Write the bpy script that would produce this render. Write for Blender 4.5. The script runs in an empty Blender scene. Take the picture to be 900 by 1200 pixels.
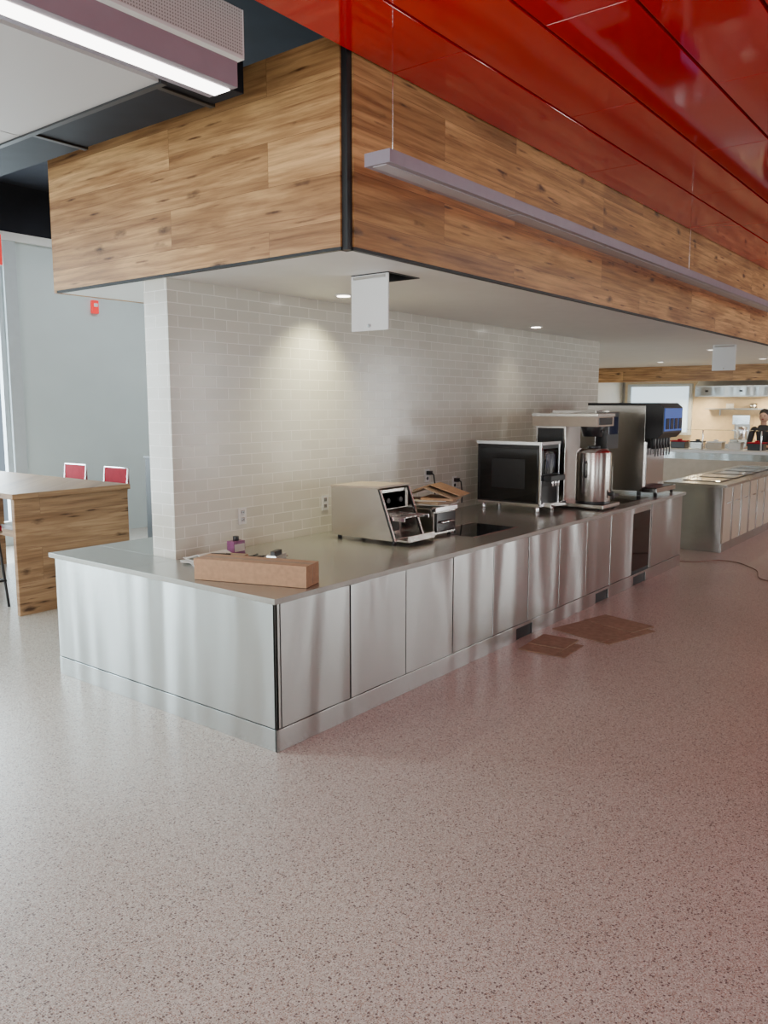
import bpy, bmesh, math, random
from mathutils import Vector, Matrix
random.seed(4)
scene = bpy.context.scene
COL = scene.collection

# ------------------------------------------------------------------ materials
def mat_new(name):
    m = bpy.data.materials.new(name); m.use_nodes = True
    nt = m.node_tree; b = nt.nodes['Principled BSDF']
    return m, nt, b
def setp(b, **kw):
    names = {'color':'Base Color','rough':'Roughness','metal':'Metallic','spec':'Specular IOR Level',
             'coat':'Coat Weight','trans':'Transmission Weight','ecol':'Emission Color','estr':'Emission Strength',
             'aniso':'Anisotropic','anrot':'Anisotropic Rotation','ior':'IOR','coatr':'Coat Roughness','alpha':'Alpha'}
    for k, v in kw.items():
        if k in ('color','ecol'): v = (*v, 1)
        b.inputs[names[k]].default_value = v
def simple(name, color, rough=0.5, noise=0.06, nscale=30, **kw):
    m, nt, b = mat_new(name); setp(b, color=color, rough=rough, **kw)
    if noise:
        tc = nt.nodes.new('ShaderNodeTexCoord'); n = nt.nodes.new('ShaderNodeTexNoise')
        n.inputs['Scale'].default_value = nscale; nt.links.new(tc.outputs['Object'], n.inputs['Vector'])
        r = nt.nodes.new('ShaderNodeValToRGB')
        r.color_ramp.elements[0].position = .3; r.color_ramp.elements[1].position = .7
        r.color_ramp.elements[0].color = (*[c*(1-noise) for c in color], 1)
        r.color_ramp.elements[1].color = (*[min(1, c*(1+noise)) for c in color], 1)
        nt.links.new(n.outputs['Fac'], r.inputs[0]); nt.links.new(r.outputs[0], b.inputs['Base Color'])
    return m
def emis(name, color, s):
    m, nt, b = mat_new(name); setp(b, color=color, ecol=color, estr=s, rough=.4); return m
def xyz_sum(nt):
    tc = nt.nodes.new('ShaderNodeTexCoord'); s = nt.nodes.new('ShaderNodeSeparateXYZ')
    nt.links.new(tc.outputs['Object'], s.inputs[0])
    a = nt.nodes.new('ShaderNodeMath'); a.operation = 'SUBTRACT'
    nt.links.new(s.outputs[0], a.inputs[0]); nt.links.new(s.outputs[1], a.inputs[1])
    c = nt.nodes.new('ShaderNodeCombineXYZ')
    nt.links.new(a.outputs[0], c.inputs[0]); nt.links.new(s.outputs[2], c.inputs[1])
    return c, tc
def mapping(nt, src, scale, loc=(0,0,0)):
    mp = nt.nodes.new('ShaderNodeMapping'); mp.inputs['Scale'].default_value = scale
    mp.inputs['Location'].default_value = loc
    nt.links.new(src, mp.inputs['Vector']); return mp.outputs[0]
def bump(nt, h, b, strength=.2, dist=.01):
    bp = nt.nodes.new('ShaderNodeBump'); bp.inputs['Strength'].default_value = strength
    bp.inputs['Distance'].default_value = dist
    nt.links.new(h, bp.inputs['Height']); nt.links.new(bp.outputs[0], b.inputs['Normal'])
def mixrgb(nt, a, bb, fac, mode='MIX'):
    m = nt.nodes.new('ShaderNodeMix'); m.data_type = 'RGBA'; m.blend_type = mode
    for sock, v in ((m.inputs[0], fac), (m.inputs[6], a), (m.inputs[7], bb)):
        if hasattr(v, 'node'): nt.links.new(v, sock)
        else: sock.default_value = v if not isinstance(v, tuple) or len(v) == 4 else (*v, 1)
    return m.outputs[2]

def make_wood(name, dark, light, plank_h=.235, plank_w=2.3, knots=True, gaps=True):
    m, nt, b = mat_new(name); vec, tc = xyz_sum(nt)
    br = nt.nodes.new('ShaderNodeTexBrick')
    br.inputs['Scale'].default_value = 1; br.inputs['Brick Width'].default_value = plank_w
    br.inputs['Row Height'].default_value = plank_h; br.inputs['Mortar Size'].default_value = .0011 if gaps else 0
    br.inputs['Mortar Smooth'].default_value = .2
    br.inputs['Color1'].default_value = (0,0,0,1); br.inputs['Color2'].default_value = (1,1,1,1)
    br.inputs['Mortar'].default_value = (.2,.2,.2,1); br.offset = .37
    nt.links.new(vec.outputs[0], br.inputs['Vector'])
    add = nt.nodes.new('ShaderNodeVectorMath'); add.operation = 'MULTIPLY_ADD'
    nt.links.new(br.outputs['Color'], add.inputs[0]); add.inputs[1].default_value = (7,3,5)
    nt.links.new(vec.outputs[0], add.inputs[2])
    g1 = nt.nodes.new('ShaderNodeTexNoise'); g1.inputs['Scale'].default_value = 1; g1.inputs['Detail'].default_value = 9
    g1.inputs['Roughness'].default_value = .66; g1.inputs['Distortion'].default_value = .45
    nt.links.new(mapping(nt, add.outputs[0], (1.6, 34, 1)), g1.inputs['Vector'])
    g2 = nt.nodes.new('ShaderNodeTexNoise'); g2.inputs['Scale'].default_value = 1; g2.inputs['Detail'].default_value = 4
    g2.inputs['Distortion'].default_value = 1.0
    nt.links.new(mapping(nt, add.outputs[0], (.9, 6.5, 1)), g2.inputs['Vector'])
    r = nt.nodes.new('ShaderNodeValToRGB'); r.color_ramp.elements[0].position = .30; r.color_ramp.elements[1].position = .60
    r.color_ramp.elements[0].color = (*dark,1); r.color_ramp.elements[1].color = (*light,1)
    nt.links.new(g1.outputs['Fac'], r.inputs[0])
    r2 = nt.nodes.new('ShaderNodeValToRGB'); r2.color_ramp.elements[0].position = .36; r2.color_ramp.elements[1].position = .60
    r2.color_ramp.elements[0].color = (.64,.55,.46,1); r2.color_ramp.elements[1].color = (1.08,1.06,1.02,1)
    nt.links.new(g2.outputs['Fac'], r2.inputs[0])
    c = mixrgb(nt, r.outputs[0], r2.outputs[0], .9, 'MULTIPLY')
    r3 = nt.nodes.new('ShaderNodeValToRGB')
    r3.color_ramp.elements[0].color = (.78,.72,.66,1); r3.color_ramp.elements[1].color = (1.14,1.13,1.10,1)
    nt.links.new(br.outputs['Color'], r3.inputs[0])
    c = mixrgb(nt, c, r3.outputs[0], 1.0, 'MULTIPLY')
    if knots:
        for (sx, sy, lo, hi, col, seed) in ((2.1, 5.2, .18, .32, (.12,.07,.04,1), 0), (2.2, 20, .19, .33, (.20,.12,.075,1), 5.3)):
            v = nt.nodes.new('ShaderNodeTexVoronoi'); v.inputs['Scale'].default_value = 1
            nt.links.new(mapping(nt, add.outputs[0], (sx, sy, 1), (seed,seed,0)), v.inputs['Vector'])
            nn = nt.nodes.new('ShaderNodeTexNoise'); nn.inputs['Scale'].default_value = 22; nn.inputs['Detail'].default_value = 3
            nt.links.new(mapping(nt, vec.outputs[0], (.5,1.3,1)), nn.inputs['Vector'])
            ma = nt.nodes.new('ShaderNodeMath'); ma.operation = 'MULTIPLY_ADD'; ma.inputs[1].default_value = .28
            nt.links.new(nn.outputs['Fac'], ma.inputs[0]); nt.links.new(v.outputs['Distance'], ma.inputs[2])
            kr = nt.nodes.new('ShaderNodeValToRGB'); kr.color_ramp.elements[0].position = lo; kr.color_ramp.elements[1].position = hi
            kr.color_ramp.elements[0].color = col; kr.color_ramp.elements[1].color = (1,1,1,1)
            nt.links.new(ma.outputs[0], kr.inputs[0])
            c = mixrgb(nt, c, kr.outputs[0], .95, 'MULTIPLY')
    if gaps:
        c = mixrgb(nt, c, (dark[0]*.6, dark[1]*.55, dark[2]*.5), br.outputs['Fac'])
    nt.links.new(c, b.inputs['Base Color']); setp(b, rough=.42)
    bump(nt, g1.outputs['Fac'], b, .10, .003)
    return m

def make_tile():
    m, nt, b = mat_new('glazed_subway_tile'); vec, tc = xyz_sum(nt)
    br = nt.nodes.new('ShaderNodeTexBrick'); br.inputs['Scale'].default_value = 1
    br.inputs['Brick Width'].default_value = .205; br.inputs['Row Height'].default_value = .0765
    br.inputs['Mortar Size'].default_value = .0028; br.inputs['Mortar Smooth'].default_value = .1
    br.inputs['Color1'].default_value = (.67,.65,.57,1); br.inputs['Color2'].default_value = (.60,.58,.505,1)
    br.inputs['Mortar'].default_value = (.88,.86,.80,1)
    nt.links.new(mapping(nt, vec.outputs[0], (1,1,1), (.03,.0,0)), br.inputs['Vector'])
    nt.links.new(br.outputs['Color'], b.inputs['Base Color'])
    n = nt.nodes.new('ShaderNodeTexNoise'); n.inputs['Scale'].default_value = 9; n.inputs['Detail'].default_value = 2
    nt.links.new(tc.outputs['Object'], n.inputs['Vector'])
    inv = nt.nodes.new('ShaderNodeMath'); inv.operation = 'MULTIPLY_ADD'; inv.inputs[1].default_value = -.5
    nt.links.new(br.outputs['Fac'], inv.inputs[0]); nt.links.new(n.outputs['Fac'], inv.inputs[2])
    bump(nt, inv.outputs[0], b, .3, .003)
    setp(b, rough=.18, spec=.5)
    return m

def make_steel(name='brushed_steel', col=(.58,.60,.59), rough=.26, wave=.6, aniso=.82, sc=(2.2,2.2,.4)):
    m, nt, b = mat_new(name); tc = nt.nodes.new('ShaderNodeTexCoord')
    setp(b, color=col, metal=1.0, rough=rough, aniso=aniso, anrot=.25)
    n = nt.nodes.new('ShaderNodeTexNoise'); n.inputs['Scale'].default_value = 1; n.inputs['Detail'].default_value = 1
    nt.links.new(mapping(nt, tc.outputs['Object'], sc), n.inputs['Vector'])
    bump(nt, n.outputs['Fac'], b, wave, .08)
    tg = nt.nodes.new('ShaderNodeTangent'); tg.direction_type = 'RADIAL'; tg.axis = 'Z'
    nt.links.new(tg.outputs[0], b.inputs['Tangent'])
    return m

def make_terrazzo():
    m, nt, b = mat_new('terrazzo'); tc = nt.nodes.new('ShaderNodeTexCoord')
    def chips(scale, keep, seedoff):
        v = nt.nodes.new('ShaderNodeTexVoronoi'); v.inputs['Scale'].default_value = scale; v.voronoi_dimensions = '2D'
        nt.links.new(mapping(nt, tc.outputs['Object'], (1,1,1), (seedoff, seedoff*2, 0)), v.inputs['Vector'])
        d = nt.nodes.new('ShaderNodeMath'); d.operation = 'LESS_THAN'; d.inputs[1].default_value = .38
        nt.links.new(v.outputs['Distance'], d.inputs[0])
        s = nt.nodes.new('ShaderNodeSeparateColor'); nt.links.new(v.outputs['Color'], s.inputs[0])
        k = nt.nodes.new('ShaderNodeMath'); k.operation = 'LESS_THAN'; k.inputs[1].default_value = keep
        nt.links.new(s.outputs[0], k.inputs[0])
        o = nt.nodes.new('ShaderNodeMath'); o.operation = 'MULTIPLY'
        nt.links.new(d.outputs[0], o.inputs[0]); nt.links.new(k.outputs[0], o.inputs[1])
        return o.outputs[0]
    base = (.56,.54,.485)
    n = nt.nodes.new('ShaderNodeTexNoise'); n.inputs['Scale'].default_value = .8; n.inputs['Detail'].default_value = 5
    nt.links.new(tc.outputs['Object'], n.inputs['Vector'])
    r = nt.nodes.new('ShaderNodeValToRGB'); r.color_ramp.elements[0].position=.35; r.color_ramp.elements[1].position=.65
    r.color_ramp.elements[0].color = (base[0]*.94, base[1]*.93, base[2]*.92, 1); r.color_ramp.elements[1].color = (base[0]*1.05, base[1]*1.05, base[2]*1.05, 1)
    nt.links.new(n.outputs['Fac'], r.inputs[0])
    c = r.outputs[0]
    c = mixrgb(nt, c, (.74,.72,.66), chips(150, .5, 0.0))
    c = mixrgb(nt, c, (.37,.27,.21), chips(145, .27, 3.1))
    c = mixrgb(nt, c, (.20,.17,.155), chips(165, .2, 7.7))
    c = mixrgb(nt, c, (.45,.35,.29), chips(120, .2, 12.3))
    c = mixrgb(nt, c, (.15,.115,.105), chips(92, .09, 17.3))
    nt.links.new(c, b.inputs['Base Color']); setp(b, rough=.33, spec=.45)
    return m

M = {}
M['wood'] = make_wood('rustic_oak_planks', (.32,.155,.060), (.72,.45,.205))
M['wood_t'] = make_wood('oak_table', (.25,.14,.075), (.46,.30,.17), plank_h=.3, plank_w=3, knots=True)
M['tile'] = make_tile()
M['steel'] = make_steel()
M['steel2'] = make_steel('appliance_steel', (.62,.60,.56), .26, .08, .4)
M['chrome'] = simple('chrome', (.75,.75,.76), .12, 0, metal=1.0)
M['floor'] = make_terrazzo()
M['top'] = simple('satin_steel_countertop', (.42,.42,.385), .26, .06, 60, metal=.6)
M['white'] = simple('white_paint', (.84,.84,.82), .6, .02, 5)
M['whitegloss'] = simple('white_enamel', (.75,.75,.74), .35, .02, 5)
M['black'] = simple('black_paint', (.008,.008,.009), .5, .2, 20)
M['blackgloss'] = simple('black_glass', (.004,.004,.005), .06, 0)
M['blackplastic'] = simple('black_plastic', (.015,.015,.017), .35, .1, 40)
M['darkceil'] = simple('dark_plenum', (.008,.009,.016), .8, .3, 3)
M['duct'] = simple('dark_duct_paint', (.010,.012,.018), .7, .2, 6, spec=.2)
M['bluewall'] = simple('blue_grey_paint', (.58,.66,.67), .55, .03, 2)
M['wallneut'] = simple('warm_grey_paint', (.38,.38,.37), .6, .03, 2)
M['lav'] = simple('lavender_grey_aluminium', (.33,.29,.34), .35, .04, 12, metal=.3)
M['diff'] = simple('frosted_diffuser', (.46,.42,.44), .4, .02, 8)
M['lit'] = emis('lit_diffuser', (1,.95,.9), 9)
M['litwarm'] = emis('downlight_lens', (1,.92,.80), 12)
M['litdim'] = emis('downlight_lens_dim', (1,.94,.85), 3)
M['card'] = simple('cardboard', (.46,.28,.16), .75, .1, 35)
M['card2'] = simple('brown_cardboard_worn', (.36,.26,.18), .8, .15, 20)
M['paper'] = simple('paper', (.66,.64,.60), .7, .05, 25)
M['redseat'] = simple('red_vinyl', (.30,.006,.02), .75, .1, 20, spec=.15)
M['blue'] = emis('blue_display', (.05,.13,.5), .4)
M['blued'] = simple('dark_blue_panel', (.01,.015,.06), .12, .2, 20)
M['beige'] = simple('beige_plastic', (.48,.40,.31), .35, .05, 10)
M['exit'] = emis('exit_red', (.8,.03,.03), .8)
M['trim'] = simple('window_frame_aluminium', (.50,.55,.58), .4, .03, 9)
M['purple'] = simple('purple_label', (.25,.08,.2), .4, .2, 40)
M['orange'] = simple('cable_brown', (.26,.17,.13), .5, .1, 40)
m, nt, b = mat_new('red_lacquer_panel'); setp(b, color=(.56,.002,.006), rough=.06, spec=.55)
tc = nt.nodes.new('ShaderNodeTexCoord'); n = nt.nodes.new('ShaderNodeTexNoise'); n.inputs['Scale'].default_value = .7
nt.links.new(tc.outputs['Object'], n.inputs['Vector']); bump(nt, n.outputs['Fac'], b, .15, .02); M['red'] = m
m, nt, b = mat_new('perforated_acoustic_panel'); tc = nt.nodes.new('ShaderNodeTexCoord')
v = nt.nodes.new('ShaderNodeTexVoronoi'); v.inputs['Scale'].default_value = 75; v.inputs['Randomness'].default_value = 0
nt.links.new(tc.outputs['Object'], v.inputs['Vector'])
r = nt.nodes.new('ShaderNodeValToRGB'); r.color_ramp.interpolation = 'CONSTANT'
r.color_ramp.elements[0].color = (.22,.21,.20,1); r.color_ramp.elements[1].position = .26; r.color_ramp.elements[1].color = (.56,.54,.52,1)
nt.links.new(v.outputs['Distance'], r.inputs[0]); nt.links.new(r.outputs[0], b.inputs['Base Color']); setp(b, rough=.6)
M['perf'] = m
m, nt, b = mat_new('clear_glass'); setp(b, color=(.9,.95,.95), rough=.02, trans=1.0, ior=1.1); M['glass'] = m

# ------------------------------------------------------------------ builder
class B:
    def __init__(s, name, origin=(0,0,0), rz=0):
        s.name = name; s.bm = bmesh.new(); s.mats = []; s.o = Vector(origin); s.rz = rz
    def mi(s, mat):
        m = M[mat] if isinstance(mat, str) else mat
        if m not in s.mats: s.mats.append(m)
        return s.mats.index(m)
    def _faces(s, verts, mat, smooth=False):
        i = s.mi(mat); fs = set()
        for v in verts:
            for f in v.link_faces: fs.add(f)
        for f in fs: f.material_index = i; f.smooth = smooth
    def box(s, lo, hi, mat, rot=None, pivot=None):
        lo = Vector(lo); hi = Vector(hi); c = (lo+hi)/2; d = hi-lo
        mtx = Matrix.Translation(c) @ Matrix.Diagonal((abs(d.x), abs(d.y), abs(d.z), 1))
        if rot:
            p = Vector(pivot) if pivot else c
            mtx = Matrix.Translation(p) @ Matrix.Rotation(rot[0], 4, rot[1]) @ Matrix.Translation(-p) @ mtx
        r = bmesh.ops.create_cube(s.bm, size=1, matrix=mtx); s._faces(r['verts'], mat)
    def cyl(s, p0, p1, r, mat, r2=None, seg=20, smooth=True):
        p0 = Vector(p0); p1 = Vector(p1); d = p1-p0; L = d.length
        q = d.to_track_quat('Z', 'Y').to_matrix().to_4x4()
        mtx = Matrix.Translation((p0+p1)/2) @ q
        rr = bmesh.ops.create_cone(s.bm, cap_ends=True, segments=seg, radius1=r, radius2=r if r2 is None else r2, depth=L, matrix=mtx)
        i = s.mi(mat); fs = set(f for v in rr['verts'] for f in v.link_faces)
        for f in fs: f.material_index = i; f.smooth = smooth and len(f.verts) == 4
    def sph(s, c, r, mat, sc=(1,1,1), seg=20):
        mtx = Matrix.Translation(c) @ Matrix.Diagonal((*sc, 1))
        rr = bmesh.ops.create_uvsphere(s.bm, u_segments=seg, v_segments=seg//2+2, radius=r, matrix=mtx); s._faces(rr['verts'], mat, True)
    def prism(s, pts, axis, lo, hi, mat):
        def P(p, t):
            return {'X': (t, p[0], p[1]), 'Y': (p[0], t, p[1]), 'Z': (p[0], p[1], t)}[axis]
        a = [s.bm.verts.new(P(p, lo)) for p in pts]; c = [s.bm.verts.new(P(p, hi)) for p in pts]
        i = s.mi(mat); n = len(pts); fs = [s.bm.faces.new(a), s.bm.faces.new(c[::-1])]
        for k in range(n): fs.append(s.bm.faces.new((a[k], c[k], c[(k+1) % n], a[(k+1) % n])))
        for f in fs: f.material_index = i
        bmesh.ops.recalc_face_normals(s.bm, faces=fs)
    def tube(s, pts, r, mat, seg=8):
        for a, c in zip(pts[:-1], pts[1:]):
            s.cyl(a, c, r, mat, seg=seg)
        for p in pts[1:-1]: s.sph(p, r*1.0, mat, seg=8)
    def done(s, bevel=0, parent=None):
        me = bpy.data.meshes.new(s.name); s.bm.to_mesh(me); s.bm.free()
        for m in s.mats: me.materials.append(m)
        ob = bpy.data.objects.new(s.name, me); COL.objects.link(ob); ob.location = s.o; ob.rotation_euler = (0,0,s.rz)
        if bevel:
            bv = ob.modifiers.new('bevel', 'BEVEL'); bv.width = bevel; bv.segments = 2; bv.limit_method = 'ANGLE'; bv.angle_limit = .6
        if parent: ob.parent = parent
        return ob
def quick(name, lo, hi, mat, bevel=0):
    b = B(name); b.box(lo, hi, mat); return b.done(bevel)

# ------------------------------------------------------------------ room shell
XB, XF, YL, YR = -8.0, 18.5, 7.5, -9.0
HC = 4.7
quick('floor', (XB-.2, YR-.2, -.1), (XF+.2, YL+.2, 0), 'floor')
quick('ceiling', (XB-.2, YR-.2, HC), (XF+.2, YL+.2, HC+.1), 'darkceil')
b = B('wall_left')
wins = [(-7.3,-6.6), (-4.6,-2.9), (-.6,2.55)]
zb, zt = .25, 3.75
b.box((XB-.2, YL, 0), (XF+.2, YL+.15, zb), 'bluewall')
b.box((XB-.2, YL, zt), (XF+.2, YL+.15, 3.98), 'bluewall')
b.box((XB-.2, YL, 3.98), (XF+.2, YL+.15, HC), 'darkceil')
xs = [XB-.2] + [v for w in wins for v in w] + [XF+.2]
for i in range(0, len(xs), 2): b.box((xs[i], YL, zb), (xs[i+1], YL+.15, zt), 'bluewall')
b.done()
for i, (a, c) in enumerate(wins):
    w = B('window_%d' % (i+1))
    w.box((a, YL+.02, zb), (a+.07, YL+.10, zt), 'trim'); w.box((c-.07, YL+.02, zb), (c, YL+.10, zt), 'trim')
    w.box((a+.07, YL+.02, zb), (c-.07, YL+.10, zb+.07), 'trim'); w.box((a+.07, YL+.02, zt-.07), (c-.07, YL+.10, zt), 'trim')
    w.box(((a+c)/2-.03, YL+.03, zb+.07), ((a+c)/2+.03, YL+.09, zt-.07), 'trim')
    w.done()
quick('trim_1', (2.55, YL-.03, 0), (2.72, YL, 3.98), 'trim')
quick('trim_2', (XB, YL-.06, 3.98), (8, YL, 4.08), 'white')
b = B('wall_right'); wr = [(-6.5,-3.5), (.0,2.0), (8.7,9.5), (11.6,12.3), (15.0,16.4)]  # unseen openings, the narrow ones added to make flares on the steel doors
b.box((XB-.2, YR-.15, 0), (XF+.2, YR, .3), 'wallneut'); b.box((XB-.2, YR-.15, 3.2), (XF+.2, YR, HC), 'wallneut')
xs = [XB-.2] + [v for w in wr for v in w] + [XF+.2]
for i in range(0, len(xs), 2): b.box((xs[i], YR-.15, .3), (xs[i+1], YR, 3.2), 'wallneut')
b.done()
b = B('wall_back'); wb = [(-5.5,-3.0), (1.5,4.0)]  # unseen openings added so the steel has bright areas to reflect
b.box((XB-.15, YR, 0), (XB, YL, .4), 'wallneut'); b.box((XB-.15, YR, 3.2), (XB, YL, HC), 'wallneut')
ys = [YR] + [v for w in wb for v in w] + [YL]
for i in range(0, len(ys), 2): b.box((XB-.15, ys[i], .4), (XB, ys[i+1], 3.2), 'wallneut')
b.done()
quick('wall_far', (XF, YR, 0), (XF+.15, YL, HC), 'wallneut')

def area(name, loc, rot, sx, sy, power, col, spread=None):
    l = bpy.data.lights.new(name, 'AREA'); l.shape = 'RECTANGLE'; l.size = sx; l.size_y = sy; l.energy = power; l.color = col
    if spread: l.spread = spread
    o = bpy.data.objects.new(name, l); o.location = loc; o.rotation_euler = rot; COL.objects.link(o); return o
DAY = (.76,.92,1.0)
for i, (a, c) in enumerate(wins):
    area('window_daylight', ((a+c)/2, YL+.2, (zb+zt)/2), (math.radians(-90), 0, 0), c-a, zt-zb, 195*(c-a), DAY)
for i, (a, c) in enumerate(wr):
    area('window_daylight', ((a+c)/2, YR-.2, 1.75), (math.radians(90), 0, 0), c-a, 2.9, (22 if a < 5 else 175)*(c-a), (.95,.99,.97))  # added lamps that put bright vertical flares in the steel doors
for i, (a, c) in enumerate(wb):
    area('window_daylight', (XB-.2, (a+c)/2, 1.8), (0, math.radians(-90), 0), 2.8, c-a, 110*(c-a), (.94,.98,.98))  # added fill from behind the camera, a bright area for reflections

# ------------------------------------------------------------------ soffit
SX, SY0, SY1, SZ, ST = .31, -.26, 2.48, 2.67, 3.72
b = B('soffit_bulkhead')
R = .05; TB = .016
b.box((SX, SY0+R, SZ+TB), (SX+.03, SY1, ST), 'wood')
b.box((SX+R, SY0, SZ+TB), (14.5, SY0+.03, ST), 'wood')
b.box((SX+.012, SY0+.012, SZ+.0), (SX+R+.02, SY0+R+.02, ST), 'black')
b.box((SX+.004, SY0+R, SZ), (SX+.03, SY1, SZ+TB), 'black')
b.box((SX+R, SY0+.004, SZ), (14.5, SY0+.03, SZ+TB), 'black')
b.box((SX, SY1, SZ), (7.1, SY1+.03, ST), 'wood')
hx0, hx1, hy0, hy1 = 1.02, 1.35, .03, .32
z0, z1 = SZ+.003, SZ+.03
EX = 14.5
b.box((SX+.03, SY0+.03, z0), (hx0, SY1, z1), 'white'); b.box((hx1, SY0+.03, z0), (7.1, SY1, z1), 'white')
b.box((hx0, SY0+.03, z0), (hx1, hy0, z1), 'white'); b.box((hx0, hy1, z0), (hx1, SY1, z1), 'white')
b.box((7.1, SY0+.03, z0), (EX, 5.45, z1), 'white')
b.box((SX+.1, SY0+.1, ST-.03), (7.1, SY1, ST), 'black')
for lo, hi in (((hx0,hy0,SZ-.002),(hx0+.012,hy1,SZ+.09)),((hx1-.012,hy0,SZ-.002),(hx1,hy1,SZ+.09)),((hx0+.012,hy0,SZ-.002),(hx1-.012,hy0+.012,SZ+.09)),((hx0+.012,hy1-.012,SZ-.002),(hx1-.012,hy1,SZ+.09))):
    b.box(lo, hi, 'black')
b.cyl((hx0+.02, .2, SZ+.07), (hx1-.02, .22, SZ+.07), .02, 'chrome')
soffit = b.done()
def hatch(x, y0, y1, h, name='access_hatch'):
    b = B(name)
    b.box((x-.006, y0, SZ-h), (x+.006, y1, SZ-.003), 'whitegloss')
    b.box((x-.012, y0+.02, SZ-.03), (x-.006, y1-.02, SZ-.01), 'chrome')
    b.cyl((x-.006, (y0+y1)/2, SZ-h+.03), (x-.012, (y0+y1)/2, SZ-h+.03), .012, 'chrome')
    b.done(.002)
hatch(hx0+.008, hy0, hy1, .34)
hatch(8.6, .02, .32, .34)
def downlight(x, y, z, power=0, col=(1,.90,.66), blend=.6, ang=80, mat='litwarm', tilt=0):
    b = B('recessed_downlight', (x, y, z))
    b.cyl((0,0,-.006), (0,0,.0025), .068, 'whitegloss', seg=28); b.cyl((0,0,-.009), (0,0,-.005), .048, mat, seg=28)
    b.done()
    if power:
        l = bpy.data.lights.new('downlight_lamp', 'SPOT'); l.energy = power; l.spot_size = math.radians(ang); l.spot_blend = blend
        l.color = col; l.shadow_soft_size = .06
        o = bpy.data.objects.new('downlight_lamp', l); o.location = (x, y, z-.02); o.rotation_euler = (math.radians(tilt), 0, 0); COL.objects.link(o)
downlight(1.67, .94, SZ, 105, col=(1,.93,.58), tilt=18, ang=105, blend=1)
downlight(4.74, .97, SZ, 16, ang=110, blend=1)
for x in (9.5, 12.5):
    for y in (.6, 2.4): downlight(x, y, SZ, 50, ang=130, mat='litdim')
for x in (3.2, 5.2, 7.2): downlight(x, 5.7, HC, 230, col=(.92,.97,1), ang=120, tilt=25, blend=1)  # unseen fittings added and tilted to brighten the left wall

# ------------------------------------------------------------------ tile wall
quick('wall_tiled', (.36, 1.29, 0), (7.1, 1.53, SZ+.003), 'tile')
def outlet(x, z, cord=False):
    b = B('wall_outlet', (x, 1.29, z))
    b.box((-.037,-.007,-.06), (.037,0,.06), 'whitegloss')
    for dz in (-.026,.026):
        b.box((-.017,-.010,dz-.015), (.017,-.006,dz+.015), 'chrome')
        b.box((-.008,-.0115,dz-.006), (-.005,-.009,dz+.006), 'black'); b.box((.005,-.0115,dz-.006), (.008,-.009,dz+.006), 'black')
    if cord:
        b.box((-.02,-.055,.008), (.02,-.010,.045), 'blackplastic')
        b.tube([(0,-.055,.026),(0,-.08,.01),(.02,-.08,-.08),(.05,-.06,-.2)], .007, 'blackplastic')
    b.done(.0015)
outlet(.95, 1.09); outlet(1.83, 1.10); outlet(3.25, 1.22, True); outlet(3.72, 1.12, True)

# ------------------------------------------------------------------ counter
CH = .865; CX1 = 6.62; CY1 = 2.15
b = B('service_counter')
e = .02
b.box((e, e, .02), (CX1-e, 1.285, CH-.035), 'black')
b.box((e, 1.285, .02), (.355, CY1-e, CH-.035), 'black')
b.box((.355, 1.535, .02), (4.0, CY1-e, CH-.035), 'black')
o = .03
b.box((-o, -o, CH-.033), (CX1+o, 1.285, CH-.002), 'top')
b.box((-o, 1.285, CH-.033), (.355, CY1+o, CH-.002), 'top')
b.box((.355, 1.535, CH-.033), (4.0, CY1+o, CH-.002), 'top')
b.box((0, .0, .13), (.018, CY1, CH-.036), 'steel')
b.box((-.004, -.004, 0), (.016, CY1, .125), 'steel')
b.box((.02, CY1-.018, 0), (4.0, CY1, CH-.036), 'steel')
b.box((CX1-.018, 0, 0), (CX1, 1.28, CH-.036), 'steel')
b.box((.0, .0, .13), (.034, .018, CH-.036), 'steel')
edges = [.034] + [.615+.557*k for k in range(0, 11)]
edges[-1] = CX1-.02
for i in range(len(edges)-1):
    a, c = edges[i]+.005, edges[i+1]-.005
    if i == 9:
        b.box((a, .002, .13), (a+.03, .018, CH-.036), 'steel'); b.box((c-.03, .002, .13), (c, .018, CH-.036), 'steel')
        b.box((a+.03, .002, CH-.10), (c-.03, .018, CH-.036), 'steel'); b.box((a+.03, .004, .16), (c-.03, .016, CH-.10), 'blackgloss')
        continue
    n = 10; bow = (.003, .005, -.003, .004, .003, -.004, .005, .003, .004, .002, .003)[i % 11]
    pts = [(a+(c-a)*k/n, -abs(bow)+bow*math.sin(math.pi*k/n)) for k in range(n+1)]
    pts = [(px, min(.006, py)) for px, py in pts] + [(c, .018), (a, .018)]
    b.prism(pts, 'Z', .13, CH-.042, 'steel')
b.box((.03, -.006, CH-.040), (CX1, .016, CH-.034), 'chrome')
cuts = [(2.66,2.93), (4.2,4.5), (5.15,5.5)]
t = -.004
cur = -.004
for a, c in cuts:
    b.box((cur, t, 0), (a, .014, .125), 'steel'); b.box((a, t, .10), (c, .014, .125), 'steel'); b.box((a, .012, .0), (c, .02, .10), 'black'); cur = c
b.box((cur, t, 0), (CX1, .014, .125), 'steel')
b.box((2.35, .22, CH-.004), (3.0, .62, CH-.0005), 'blackgloss')
b.box((2.33, .20, CH-.004), (3.02, .22, CH), 'chrome'); b.box((2.33, .62, CH-.004), (3.02, .64, CH), 'chrome')
b.box((5.15, .12, CH-.004), (5.85, .6, CH-.0005), 'blackgloss')
b.done(.0025)
CT = CH+.0003

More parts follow.
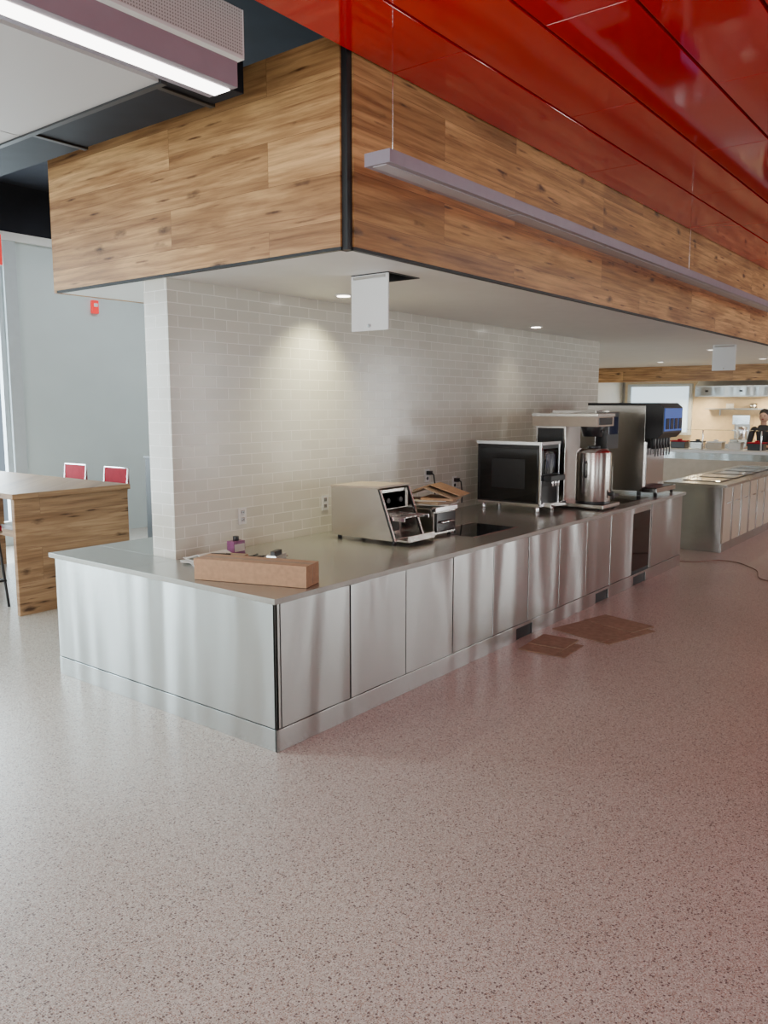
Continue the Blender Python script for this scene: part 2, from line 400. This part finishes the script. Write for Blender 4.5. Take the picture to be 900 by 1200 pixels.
# ------------------------------------------------------------------ conveyor toaster
b = B('conveyor_toaster', (1.64, 0, CT))
w = .37
side = [(1.05,.03),(1.05,.40),(.72,.42),(.58,.40),(.44,.03)]
b.prism(side, 'X', 0, .016, 'steel2'); b.prism(side, 'X', w-.016, w, 'steel2')
inner = [(1.04,.035),(1.04,.39),(.70,.41),(.60,.39),(.60,.24),(.66,.20),(.66,.035)]
b.prism(inner, 'X', .016, w-.016, 'steel2')
b.box((-.004,.58,.40), (w+.004,1.055,.415), 'beige', (-.03,'X'))
b.prism([(.60,.40),(.585,.40),(.445,.03),(.46,.03)], 'X', -.003, .02, 'blackplastic')
b.prism([(.60,.40),(.585,.40),(.445,.03),(.46,.03)], 'X', w-.02, w+.003, 'blackplastic')
b.box((.016,.45,.03), (w-.016,.66,.045), 'steel2')
b.box((.02,.34,.03), (w-.02,.47,.042), 'steel2'); b.box((.02,.335,.03), (w-.02,.345,.075), 'steel2')
b.box((.03,.60,.245), (w-.03,.605,.37), 'blackplastic', )
for k in range(9):
    b.cyl((.03, .40+.028*k, .20-.004*k), (w-.03, .40+.028*k, .20-.004*k), .004, 'chrome', seg=8)
b.box((.03,.38,.175), (.04,.64,.205), 'chrome'); b.box((w-.04,.38,.175), (w-.03,.64,.205), 'chrome')
b.box((.05,.64,.06), (w-.05,.655,.16), 'blackgloss')
b.cyl((.1,.602,.31), (.1,.575,.31), .02, 'blackplastic'); b.cyl((.25,.602,.31), (.25,.575,.31), .02, 'blackplastic')
for x in (.04, w-.04):
    for y in (.48, 1.0): b.cyl((x,y,0), (x,y,.032), .018, 'blackplastic')
b.done(.003)
b = B('bread_warmer', (2.10, 0, CT))
b.box((0,.42,.02), (.30,.95,.22), 'steel2'); b.box((.02,.405,.04), (.28,.422,.19), 'blackgloss'); b.box((0,.40,.2), (.30,.44,.235), 'chrome')
b.cyl((.06,.39,.115), (.24,.39,.115), .008, 'chrome')
for x in (.03,.27):
    for y in (.46,.9): b.cyl((x,y,0), (x,y,.022), .014, 'blackplastic')
b.done(.003)
b = B('instruction_manuals', (2.24, .60, CT+.238), .2)
b.box((-.10,-.22,0), (.18,.16,.012), 'paper', (.12,'Z')); b.box((-.12,-.2,.012), (.14,.12,.03), 'card2', (-.2,'Z'))
b.box((-.11,-.16,.03), (.15,.2,.038), 'paper', (.35,'Z')); b.box((-.06,-.24,.038), (.2,.02,.056), 'card', (.1,'Z'))
b.prism([(-.26,.056),(-.02,.13),(.16,.058),(.16,.064),(-.02,.138),(-.26,.062)], 'X', -.08, .18, 'card2')
b.prism([(-.30,.075),(-.05,.15),(.10,.10),(.10,.105),(-.05,.157),(-.30,.08)], 'X', -.02, .20, 'card')
b.done(.001)

# ------------------------------------------------------------------ coffee machine
b = B('coffee_machine', (3.88, 0, CT))
w, y0, y1 = .38, .44, 1.12
b.box((.0,y0,.07), (w,y1,.64), 'blackplastic')
b.box((-.006,y0+.03,.10), (0,y1-.03,.60), 'blackgloss')
b.box((-.012,y0-.01,.635), (w+.012,y1+.01,.665), 'chrome')
b.box((-.010,y0-.008,.07), (.012,y0+.012,.64), 'chrome'); b.box((w-.012,y0-.008,.07), (w+.01,y0+.012,.64), 'chrome')
b.box((-.010,y0-.008,.06), (w+.01,y1,.085), 'chrome')
b.box((.03,y0-.006,.36), (w-.03,y0,.60), 'blackgloss'); b.box((.10,y0-.009,.42), (w-.10,y0-.004,.55), 'blued')
b.box((.04,y0-.09,.30), (w-.04,y0,.35), 'blackplastic')
for x in (.13,.19,.25): b.cyl((x,y0-.06,.25), (x,y0-.06,.30), .012, 'chrome')
b.box((.03,y0-.10,.06), (w-.03,y0,.10), 'chrome')
b.box((-.009,y0+.16,.22), (-.006,y1-.16,.50), 'blackplastic')
for x in (.04,w-.04):
    for y in (y0+.05,y1-.05): b.cyl((x,y,0), (x,y,.06), .025, 'chrome', r2=.018)
b.done(.004)
root = bpy.data.objects.new('coffee_brewer', None); COL.objects.link(root)
b = B('brewer_body', (4.42, 0, CT))
b.box((0,.05,.015), (.42,.80,.05), 'steel2')
b.box((.05,.48,.05), (.40,.80,.80), 'steel2'); b.box((.0,.14,.80), (.42,.82,.92), 'beige')
b.box((-.006,.13,.895), (.426,.826,.925), 'steel2')
b.box((.05,.135,.815), (.37,.14,.885), 'blackgloss'); b.cyl((.21,.27,.70), (.21,.27,.80), .09, 'blackplastic', r2=.12, seg=28)
b.box((.19,.12,.74), (.23,.2,.76), 'blackplastic')
b.box((.04,.50,.55), (.046,.78,.78), 'blackplastic')
for x in (.04,.38):
    for y in (.1,.74): b.cyl((x,y,0), (x,y,.016), .02, 'blackplastic')
b.done(.004, root)
b = B('coffee_urn', (4.57, .22, CT+.05))
b.cyl((0,0,0), (0,0,.03), .165, 'blackplastic', seg=32); b.cyl((0,0,.03), (0,0,.50), .17, 'steel2', seg=40)
b.cyl((0,0,.50), (0,0,.54), .17, 'chrome', r2=.13, seg=40); b.cyl((0,0,.54), (0,0,.56), .06, 'blackplastic', seg=24)
b.cyl((0,-.15,.10), (0,-.21,.10), .018, 'blackplastic'); b.cyl((0,-.205,.05), (0,-.205,.13), .014, 'blackplastic')
b.cyl((.05,-.168,.12), (.05,-.168,.38), .008, 'glass')
b.tube([(-.16,.0,.42),(-.20,.0,.40),(-.20,.0,.28),(-.16,.0,.26)], .009, 'blackplastic')
b.done(.002, root)
b = B('hot_water_dispenser', (5.12, 0, CT))
b.box((0,.45,.03), (.34,.95,.95), 'steel2'); b.box((.02,.33,.55), (.32,.45,.93), 'blackplastic'); b.box((.05,.325,.70), (.29,.33,.88), 'blued')
b.cyl((.17,.40,.46), (.17,.40,.55), .015, 'chrome'); b.box((.02,.30,.03), (.32,.45,.06), 'blackplastic')
for x in (.04,.30):
    for y in (.5,.9): b.cyl((x,y,0), (x,y,.03), .02, 'blackplastic')
b.done(.004)
b = B('soda_dispenser', (5.92, 0, CT))
w = .62
b.box((0,.22,.05), (w,.90,1.0), 'steel2')
b.prism([(.22,.64),(.22,1.03),(.08,1.03),(.02,.98),(.02,.70),(.08,.64)], 'X', -.005, w+.005, 'blackplastic')
b.box((.02,.012,.72), (w-.02,.022,.97), 'blue'); 
for k in range(4): b.box((.05+.14*k,.004,.74), (.15+.14*k,.013,.86), 'blued')
b.box((.0,.06,.04), (w,.24,.09), 'chrome'); b.box((.03,.07,.09), (w-.03,.22,.095), 'blackplastic')
b.box((.03,.20,.10), (w-.03,.22,.60), 'chrome')
for k in range(6):
    x = .08+.092*k
    b.cyl((x,.15,.52), (x,.15,.64), .022, 'blackplastic', r2=.03); b.box((x-.012,.12,.44), (x+.012,.13,.56), 'blackplastic')
b.box((.0,.22,1.0), (w,.9,1.03), 'blackplastic')
for x in (.05,w-.05):
    for y in (.28,.85): b.cyl((x,y,0), (x,y,.05), .022, 'blackplastic')
for x in (.05,w-.05): b.cyl((x,.09,0), (x,.09,.05), .018, 'blackplastic')
b.done(.004)

# ------------------------------------------------------------------ box on the counter corner
ang = math.atan2(-.63, .206)
b = B('cardboard_box', (.165+.06, .36+.02, CT), ang)
L, W, H = .72, .17, .12
b.box((-L/2,-W/2,0), (L/2,W/2,H), 'card')
b.box((-L/2-.002,-W/2-.002,H-.035), (L/2+.002,-W/2+.002,H+.003), 'card'); b.box((-L/2,-W/2,H), (L/2,W/2,H+.003), 'card')
b.box((L/2,-.0015,0.01), (L/2+.002,.0015,H-.01), 'card2')
b.box((-L/2,-.02,H+.003), (L/2,.02,H+.0035), 'card2')
b.done(.003)
b = B('paper_pile', (.42, 1.02, CT))
for k in range(6):
    b.box((-.13+.02*random.random(),-.16,.004*k), (.13,.15,.004*k+.003), 'paper', (random.uniform(-.6,.6),'Z'))
b.prism([(-.12,.024),(0,.06),(.12,.026),(.12,.030),(0,.066),(-.12,.028)], 'X', -.1, .14, 'paper')
b.box((.02,-.2,.03),(.16,-.06,.05),'card2',(.4,'Z'))
b.tube([(-.1,-.1,.03),(-.02,-.04,.06),(.08,-.1,.05),(.13,.02,.035)], .010, 'blackplastic')
b.done()
b = B('marker_pack', (.70, 1.08, CT))
b.box((-.05,-.035,0), (.05,.035,.10), 'purple'); b.box((-.045,-.037,.03), (.045,-.034,.08), 'paper')
b.cyl((0,0,.10),(0,0,.13),.02,'blackplastic'); b.done(.004)
b = B('hand_tools', (.70, .82, CT))
b.tube([(-.10,.05,.012),(-.02,.0,.016),(.09,-.04,.012)], .014, 'blackplastic'); b.tube([(-.10,-.06,.012),(.02,-.02,.018),(.12,.06,.012)], .011, 'chrome')
b.cyl((.09,-.04,.012),(.16,-.07,.012),.005,'chrome'); b.tube([(-.1,.1,.008),(-.05,.14,.008),(.0,.10,.008),(.08,.14,.008)], .008, 'blackplastic')
b.box((-.05,-.14,.0),(.09,-.07,.045),'chrome',(.3,'Z')); b.box((-.03,-.12,.045),(.07,-.09,.07),'blackplastic',(.3,'Z'))
b.done()

def flatcard(x, y, sx, sy, rz, mat='card2'):
    b = B('flattened_cardboard', (x, y, 0), rz)
    b.box((-sx/2,-sy/2,.001), (sx/2,sy/2,.007), mat)
    b.box((-sx/2,-sy/2-.08,.001), (sx/2-.1,-sy/2-.004,.006), mat)
    b.box((sx/2-.3,-sy/2,.007),(sx/2,sy/2,.012), mat)
    b.done()
flatcard(2.72, -.26, .48, .30, .05); flatcard(3.45, -.40, .72, .50, -.25)

# ------------------------------------------------------------------ ceilings
b = B('red_ceiling_panels')
ys = [-.262] + [-.718-.431*k for k in range(0, 19)]
for i in range(len(ys)-1):
    y1_, y0_ = ys[i]-.009, ys[i+1]+.009
    xx = [XB+.0, .675-4.8, .675-2.4, .675, 3.075, 5.475, 7.875, 10.3, 12.7, XF-.1]
    if i % 2: xx = [xx[0]] + [x+1.2 for x in xx[1:-1]] + [xx[-1]]
    for a, c in zip(xx[:-1], xx[1:]):
        b.box((a+.003, y0_, 3.62), (c-.003, y1_, 3.65), 'red')
b.box((XB, YR, 3.70), (XF, -.27, 3.72), 'black')
b.done(.002)
b = B('ceiling_cloud')
for k in range(6):
    b.box((-6.5, .10+1.2*k, 3.30), (-.56, 1.29+1.2*k, 3.33), 'perf')
b.box((-6.5,.10,3.33), (-.50,7.3,3.40), 'black')
b.box((-.56,.08,3.29), (-.53,7.3,3.42), 'black')
b.done()
downlight(-1.28, 2.0, 3.30, 95, col=(1,.95,.85), ang=140)
for x, y in ((-3.5, 2.0), (-1.28, 4.5), (-3.5, 4.5)): downlight(x, y, 3.30, 95, col=(1,.95,.85), ang=140)  # extra unseen lamps added as fill for the dining side
b = B('ceiling_vent', (-1.0, 1.75, 3.30)); b.cyl((0,0,-.01), (0,0,.0), .06, 'chrome', seg=28); b.cyl((0,0,-.014), (0,0,-.009), .04, 'black', seg=28); b.done()
b = B('ceiling_duct')
b.box((-.38,.26,3.47), (.10,7.3,3.85), 'duct'); 
for k in range(6): b.box((-.40,.5+1.2*k,3.46), (.115,.54+1.2*k,3.87), 'black')
b.done(.004)
b = B('acoustic_baffle'); b.box((-4.5,-.2,3.40), (-.33,.0,3.60), 'perf'); b.box((-4.5,-.205,3.39), (-.325,.005,3.405), 'whitegloss'); b.box((-.33,-.2,3.40),(-.32,0,3.6),'whitegloss')
for x in (-4,-.7): b.cyl((x,-.1,3.6),(x,-.1,HC),.004,'chrome',seg=6)
b.done(.003)

def linear_light(x0, x1, yc, z, w, h, lit, ceil, wires):
    b = B('linear_pendant_light')
    b.box((x0, yc-w/2, z), (x1, yc+w/2, z+h), 'lav')
    mt = 'lit' if lit else 'diff'
    n = max(1, round((x1-x0)/1.2)); s = (x1-x0)/n
    for k in range(n):
        b.box((x0+s*k+.02, yc-w*.27, z-.003), (x0+s*(k+1)-.006, yc+w*.27, z+.002), mt)
    for x in wires:
        b.cyl((x, yc, z+h), (x, yc, ceil), .002, 'chrome', seg=6); b.cyl((x, yc, z+h), (x, yc, z+h+.02), .01, 'chrome', seg=10)
    b.done(.003)
linear_light(.12, 9.0, -.60, 2.98, .15, .06, False, 3.62, (.24, 4.6, 8.8))
linear_light(-4.4, -1.05, -.88, 2.90, .14, .08, True, 3.62, (-4.2, -1.9))

b = B('exit_sign', (-.42, 2.02, 2.80)); b.box((-.02,-.16,-.09), (.02,.16,.09), 'exit'); b.box((-.024,-.17,-.10), (.0,.17,-.088), 'whitegloss'); b.box((-.024,-.17,.088), (.024,.17,.10), 'whitegloss')
b.cyl((0,0,.1),(0,0,.66),.008,'whitegloss'); b.done()
b = B('fire_alarm_strobe', (3.85, YL, 3.25)); b.box((-.05,-.05,-.09), (.05,0,.09), 'exit'); b.box((-.03,-.065,.0), (.03,-.05,.05), 'whitegloss'); b.done(.005)

# ------------------------------------------------------------------ bar table & stools
TX0, TX1, TY0, TY1, TZ = .62, 1.78, 3.86, 6.4, 1.10
b = B('bar_table')
b.box((TX0-.02, TY0-.02, TZ-.05), (TX1+.02, TY1, TZ), 'wood_t')
b.box((TX0, TY0, 0), (TX1, TY0+.05, TZ-.05), 'wood_t'); b.box((TX0, TY1-.07, 0), (TX1, TY1-.02, TZ-.05), 'wood_t')
b.box((TX0+.5, TY0+.05, .55), (TX1-.5, TY1-.07, .62), 'wood_t')
b.done(.004)
def bar_stool(x, y, rz):
    b = B('bar_stool', (x, y, 0), rz)
    b.box((-.20,-.20,.72), (.20,.20,.77), 'redseat'); b.box((-.205,-.205,.70), (.205,.205,.722), 'chrome')
    for sx in (-1,1):
        for sy in (-1,1): b.cyl((sx*.17,sy*.17,.71), (sx*.22,sy*.21,0), .013, 'blackplastic', seg=10)
    fr = [(.21,.20,.25),(.21,-.20,.25),(-.21,-.20,.25),(-.21,.20,.25),(.21,.20,.25)]
    b.tube(fr, .010, 'blackplastic')
    for sy in (-1,1): b.cyl((-.19,sy*.215,.71), (-.24,sy*.215,1.19), .010, 'chrome', seg=10)
    b.box((-.255,-.21,.98), (-.225,.21,1.185), 'redseat'); b.cyl((-.24,-.215,1.19), (-.24,.215,1.19), .010, 'chrome', seg=10)
    b.done(.004)
bar_stool(2.02, 4.75, math.pi); bar_stool(2.02, 5.55, math.pi); bar_stool(.52, 4.5, 0); bar_stool(.52, 5.5, 0)
b = B('waste_station', (2.85, 4.5, 0)); b.box((0,0,.03), (.7,.55,1.25), 'black'); b.box((-.01,-.01,1.25), (.71,.56,1.28), 'blackplastic'); b.box((.1,-.006,.85), (.6,0,1.1), 'blackgloss'); b.box((.02,.02,0), (.68,.53,.03), 'black'); b.done(.005)

# ------------------------------------------------------------------ servery beyond
b = B('serving_counter')
x0, x1, y0, y1 = 7.7, 11.4, -.17, .55
b.box((x0+.03, y0+.03, .02), (x1-.02, y1-.02, .84), 'black')
b.box((x0, y0+.02, 0), (x0+.03, y1, .84), 'steel'); b.box((x0-.03, y0-.04, .84), (x1, y1+.04, .875), 'steel2')
k = x0+.03
while k < x1-.3:
    b.box((k+.004, y0, .12), (k+.34, y0+.03, .83), 'beige'); b.box((k+.35, y0-.004, .12), (k+.415, y0+.03, .83), 'steel'); 
    b.box((k+.10, y0-.012, .62), (k+.26, y0, .64), 'chrome'); k += .42
b.box((x0+.03, y0+.01, 0), (x1, y0+.03, .12), 'steel')
for i in range(5):
    b.box((x0+.3+.65*i, y0+.12, .876), (x0+.85+.65*i, y1-.1, .882), 'blackplastic'); b.box((x0+.33+.65*i, y0+.15, .880), (x0+.82+.65*i, y1-.13, .886), 'chrome')
b.done(.003)
b = B('servery_back_counter')
b.box((12.0,-3.0,0), (12.7,2.6,1.02), 'steel'); b.box((11.95,-3.05,1.02), (12.75,2.65,1.07), 'whitegloss')
b.box((11.98,-2.9,.2), (12.0,2.5,.9), 'beige'); b.done(.003)
b = B('sneeze_guard')
for i in range(6):
    y = -2.5+.98*i; b.cyl((12.05,y,1.07), (12.05,y,1.42), .012, 'chrome')
b.box((12.0,-2.8,1.42), (12.22,2.5,1.43), 'glass')
b.done(.002)
def food_crate(y, s, m1, m2):
    b = B('food_container', (12.45, y, 1.0705)); b.box((-.12,-.1*s,0), (.12,.1*s,.12), m1); b.box((-.13,-.11*s,.12), (.13,.11*s,.14), m2); b.box((-.05,-.03,.14),(.05,.03,.17),m2); b.done(.005)
for i, y in enumerate((2.3, 1.95, 1.62, 1.3, .95, .6, .2)):
    food_crate(y, 1+.3*(i % 2), ['paper','blackplastic','steel2','beige'][i % 4], ['whitegloss','steel2','redseat','blackplastic'][(i+1) % 4])
b = B('wood_header_beam'); b.box((14.6,-3.5,2.36), (14.75,5.5,2.72), 'wood'); b.done()
b = B('kitchen_ceiling'); b.box((14.75,-3.5,2.66), (XF,5.5,2.70), 'white'); b.done()
quick('wall_kitchen_divider', (7.1, 5.5, 0), (XF, 5.65, HC), 'white')
b = B('exhaust_hood'); b.prism([(16.6,2.05),(16.6,2.30),(17.2,2.62),(18.4,2.62),(18.4,2.05)], 'Y', -1.5, 3.0, 'steel2')
for i in range(6): b.box((16.59,-1.4+.75*i,2.08), (16.6,-.75+.75*i,2.27), 'steel'); b.box((16.585,-1.05+.75*i,2.16), (16.592,-.98+.75*i,2.20), 'black')
b.done(.003)
b = B('wall_kitchen_backsplash'); b.box((18.42,-3,0), (18.48,5.4,2.6), simple('warm_tile', (.70,.56,.37), .3, .05, 10)); b.done()
b = B('kitchen_worktop'); b.box((17.6,-2,0), (18.4,4.5,.9), 'steel2'); b.box((17.55,-2.05,.9), (18.41,4.55,.94), 'steel2')
for i in range(8): b.box((17.585,-1.95+.8*i,.1), (17.6,-1.2+.8*i,.86), 'steel2')
b.done(.003)
def mixer(y):
    b = B('countertop_mixer', (18.0, y, .9405)); b.box((-.2,-.25,0), (.2,.25,.1), 'steel2'); b.box((-.1,-.18,.1), (.2,.18,.6), 'steel2'); b.box((-.22,-.2,.45), (.2,.2,.68), 'chrome'); b.cyl((-.12,0,.1), (-.12,0,.4), .12, 'chrome'); b.done(.01)
mixer(2.25); mixer(1.3)
b = B('kitchen_shelf'); b.box((18.1,-1.5,1.75),(18.41,3.2,1.78),'steel2')
for i in range(8): b.cyl((18.25,-1.2+.55*i,1.78),(18.25,-1.2+.55*i,1.90),.09,['chrome','whitegloss','blackplastic'][i%3])
for i in range(4): b.box((18.38,-1.3+1.4*i,1.6),(18.41,-1.27+1.4*i,1.75),'chrome')
b.done()
for y in (0.3, 1.8, 3.3):
    area('hood_lamp', (17.7, y, 2.04), (0,0,0), .5, .2, 42, (1,.80,.50))
w = B('window_4'); w.box((18.30,3.6,1.1), (18.41,3.68,2.4), 'trim'); w.box((18.30,5.2,1.1), (18.41,5.28,2.4), 'trim'); w.box((18.30,3.68,2.33), (18.41,5.2,2.4), 'trim'); w.box((18.30,3.68,1.1), (18.41,5.2,1.17), 'trim'); w.box((18.37,3.68,1.17), (18.40,5.2,2.33), emis('sky_glow', (.7,.88,1), 1.3)); w.done()

cu = bpy.data.curves.new('floor_cable', 'CURVE'); cu.dimensions = '3D'; cu.bevel_depth = .005
sp = cu.splines.new('BEZIER'); P = [(6.75,.5),(6.9,-.1),(7.2,-.35),(6.9,-.75),(6.3,-1.1),(7.2,-1.6),(9,-1.4)]
sp.bezier_points.add(len(P)-1)
for bp, p in zip(sp.bezier_points, P): bp.co = (p[0], p[1], .005); bp.handle_left_type = bp.handle_right_type = 'AUTO'
cu.materials.append(M['orange']); o = bpy.data.objects.new('floor_cable', cu); COL.objects.link(o)

# ------------------------------------------------------------------ person (kitchen worker)
def skin_part(name, verts, edges, radii, mat, root=0, sub=2, parent=None):
    me = bpy.data.meshes.new(name); me.from_pydata(verts, edges, []); me.materials.append(mat)
    ob = bpy.data.objects.new(name, me); COL.objects.link(ob)
    sk = ob.modifiers.new('skin', 'SKIN'); sk.use_smooth_shade = True
    for i, r in enumerate(radii):
        sv = me.skin_vertices[0].data[i]; sv.radius = (r, r) if not isinstance(r, tuple) else r; sv.use_root = (i == root)
    su = ob.modifiers.new('sub', 'SUBSURF'); su.levels = sub; su.render_levels = sub
    ob.parent = parent; return ob
cloth = simple('dark_uniform', (.02,.02,.024), .8, .1, 20); skinm = simple('skin', (.45,.26,.18), .5, .04, 20)
hairm = simple('dark_hair', (.015,.01,.008), .6, .2, 60)
person = bpy.data.objects.new('kitchen_worker', None); COL.objects.link(person)
V = [(0,0,.95),(0,0,1.10),(-.02,0,1.28),(-.03,0,1.42),(-.03,0,1.50),
     (-.03,.18,1.42),(-.10,.22,1.16),(-.32,.18,1.10),(-.03,-.18,1.42),(-.12,-.22,1.17),(-.34,-.16,1.13)]
E = [(0,1),(1,2),(2,3),(3,4),(3,5),(5,6),(6,7),(3,8),(8,9),(9,10)]
skin_part('torso_and_sleeves', V, E, [(.15,.11),(.14,.11),(.16,.115),(.13,.09),.055,.065,.05,.038,.065,.05,.038], cloth, 0, 2, person)
V = [(0,0,.96),(0,.09,.90),(-.01,.10,.50),(.01,.10,.08),(-.14,.11,.04),(0,-.09,.90),(-.01,-.10,.50),(.01,-.10,.08),(-.14,-.11,.04)]
E = [(0,1),(1,2),(2,3),(3,4),(0,5),(5,6),(6,7),(7,8)]
skin_part('trousers_and_shoes', V, E, [.13,.095,.065,.045,.04,.095,.065,.045,.04], M['black'], 0, 2, person)
h = B('head'); h.sph((-.04,0,1.66), .1, skinm, (.95,.78,1.18)); h.cyl((-.03,0,1.48), (-.035,0,1.58), .052, skinm)
h.sph((-.135,0,1.645), .017, skinm, (1,.8,1.5)); h.sph((-.03,.078,1.65), .022, skinm, (.7,.4,1.2)); h.sph((-.03,-.078,1.65), .022, skinm, (.7,.4,1.2))
h.sph((-.122,.03,1.668), .011, hairm); h.sph((-.122,-.03,1.668), .011, hairm); h.sph((-.125,0,1.605), .02, M['redseat'], (.4,1.1,.3))
h.sph((-.02,0,1.70), .1, hairm, (1.02,.86,1.02)); h.sph((.02,0,1.65), .09, hairm, (.9,.85,1.1))
h.done(parent=person)
for sy, bx, by, bz in ((1,-.33,.18,1.10),(-1,-.35,-.16,1.13)):
    V = [(bx,by,bz),(bx-.05,by,bz-.005),(bx-.09,by,bz-.01)]
    E = [(0,1),(1,2)]; Rr = [.026,(.036,.018),(.036,.016)]
    skin_part('palm', V, E, Rr, skinm, 0, 2, person)
    for k in range(4):
        yy = by+(k-1.5)*.02; ln = (.07,.08,.075,.06)[k]
        skin_part('finger_%d' % (k+1), [(bx-.09,yy,bz-.01),(bx-.09-ln*.5,yy,bz-.015),(bx-.09-ln*.85,yy,bz-.035)], [(0,1),(1,2)], [.009,.0085,.007], skinm, 0, 1, person)
    skin_part('thumb', [(bx-.04,by-sy*.03,bz-.01),(bx-.07,by-sy*.055,bz-.02),(bx-.10,by-sy*.06,bz-.03)], [(0,1),(1,2)], [.012,.010,.008], skinm, 0, 1, person)
person.location = (13.3, .70, 0)

# ------------------------------------------------------------------ world + camera
w = bpy.data.worlds.new('World'); scene.world = w; w.use_nodes = True
w.node_tree.nodes['Background'].inputs[0].default_value = (.6,.75,.9,1); w.node_tree.nodes['Background'].inputs[1].default_value = .6
cam = bpy.data.cameras.new('Camera'); co = bpy.data.objects.new('Camera', cam); COL.objects.link(co)
cam.sensor_fit = 'HORIZONTAL'; cam.sensor_width = 36; cam.lens = 38.12
co.location = (-2.97, -3.047, 1.88)
co.rotation_euler = (math.radians(90-7.55), 0, math.radians(37.9-90))
cam.clip_start = .05
scene.camera = co
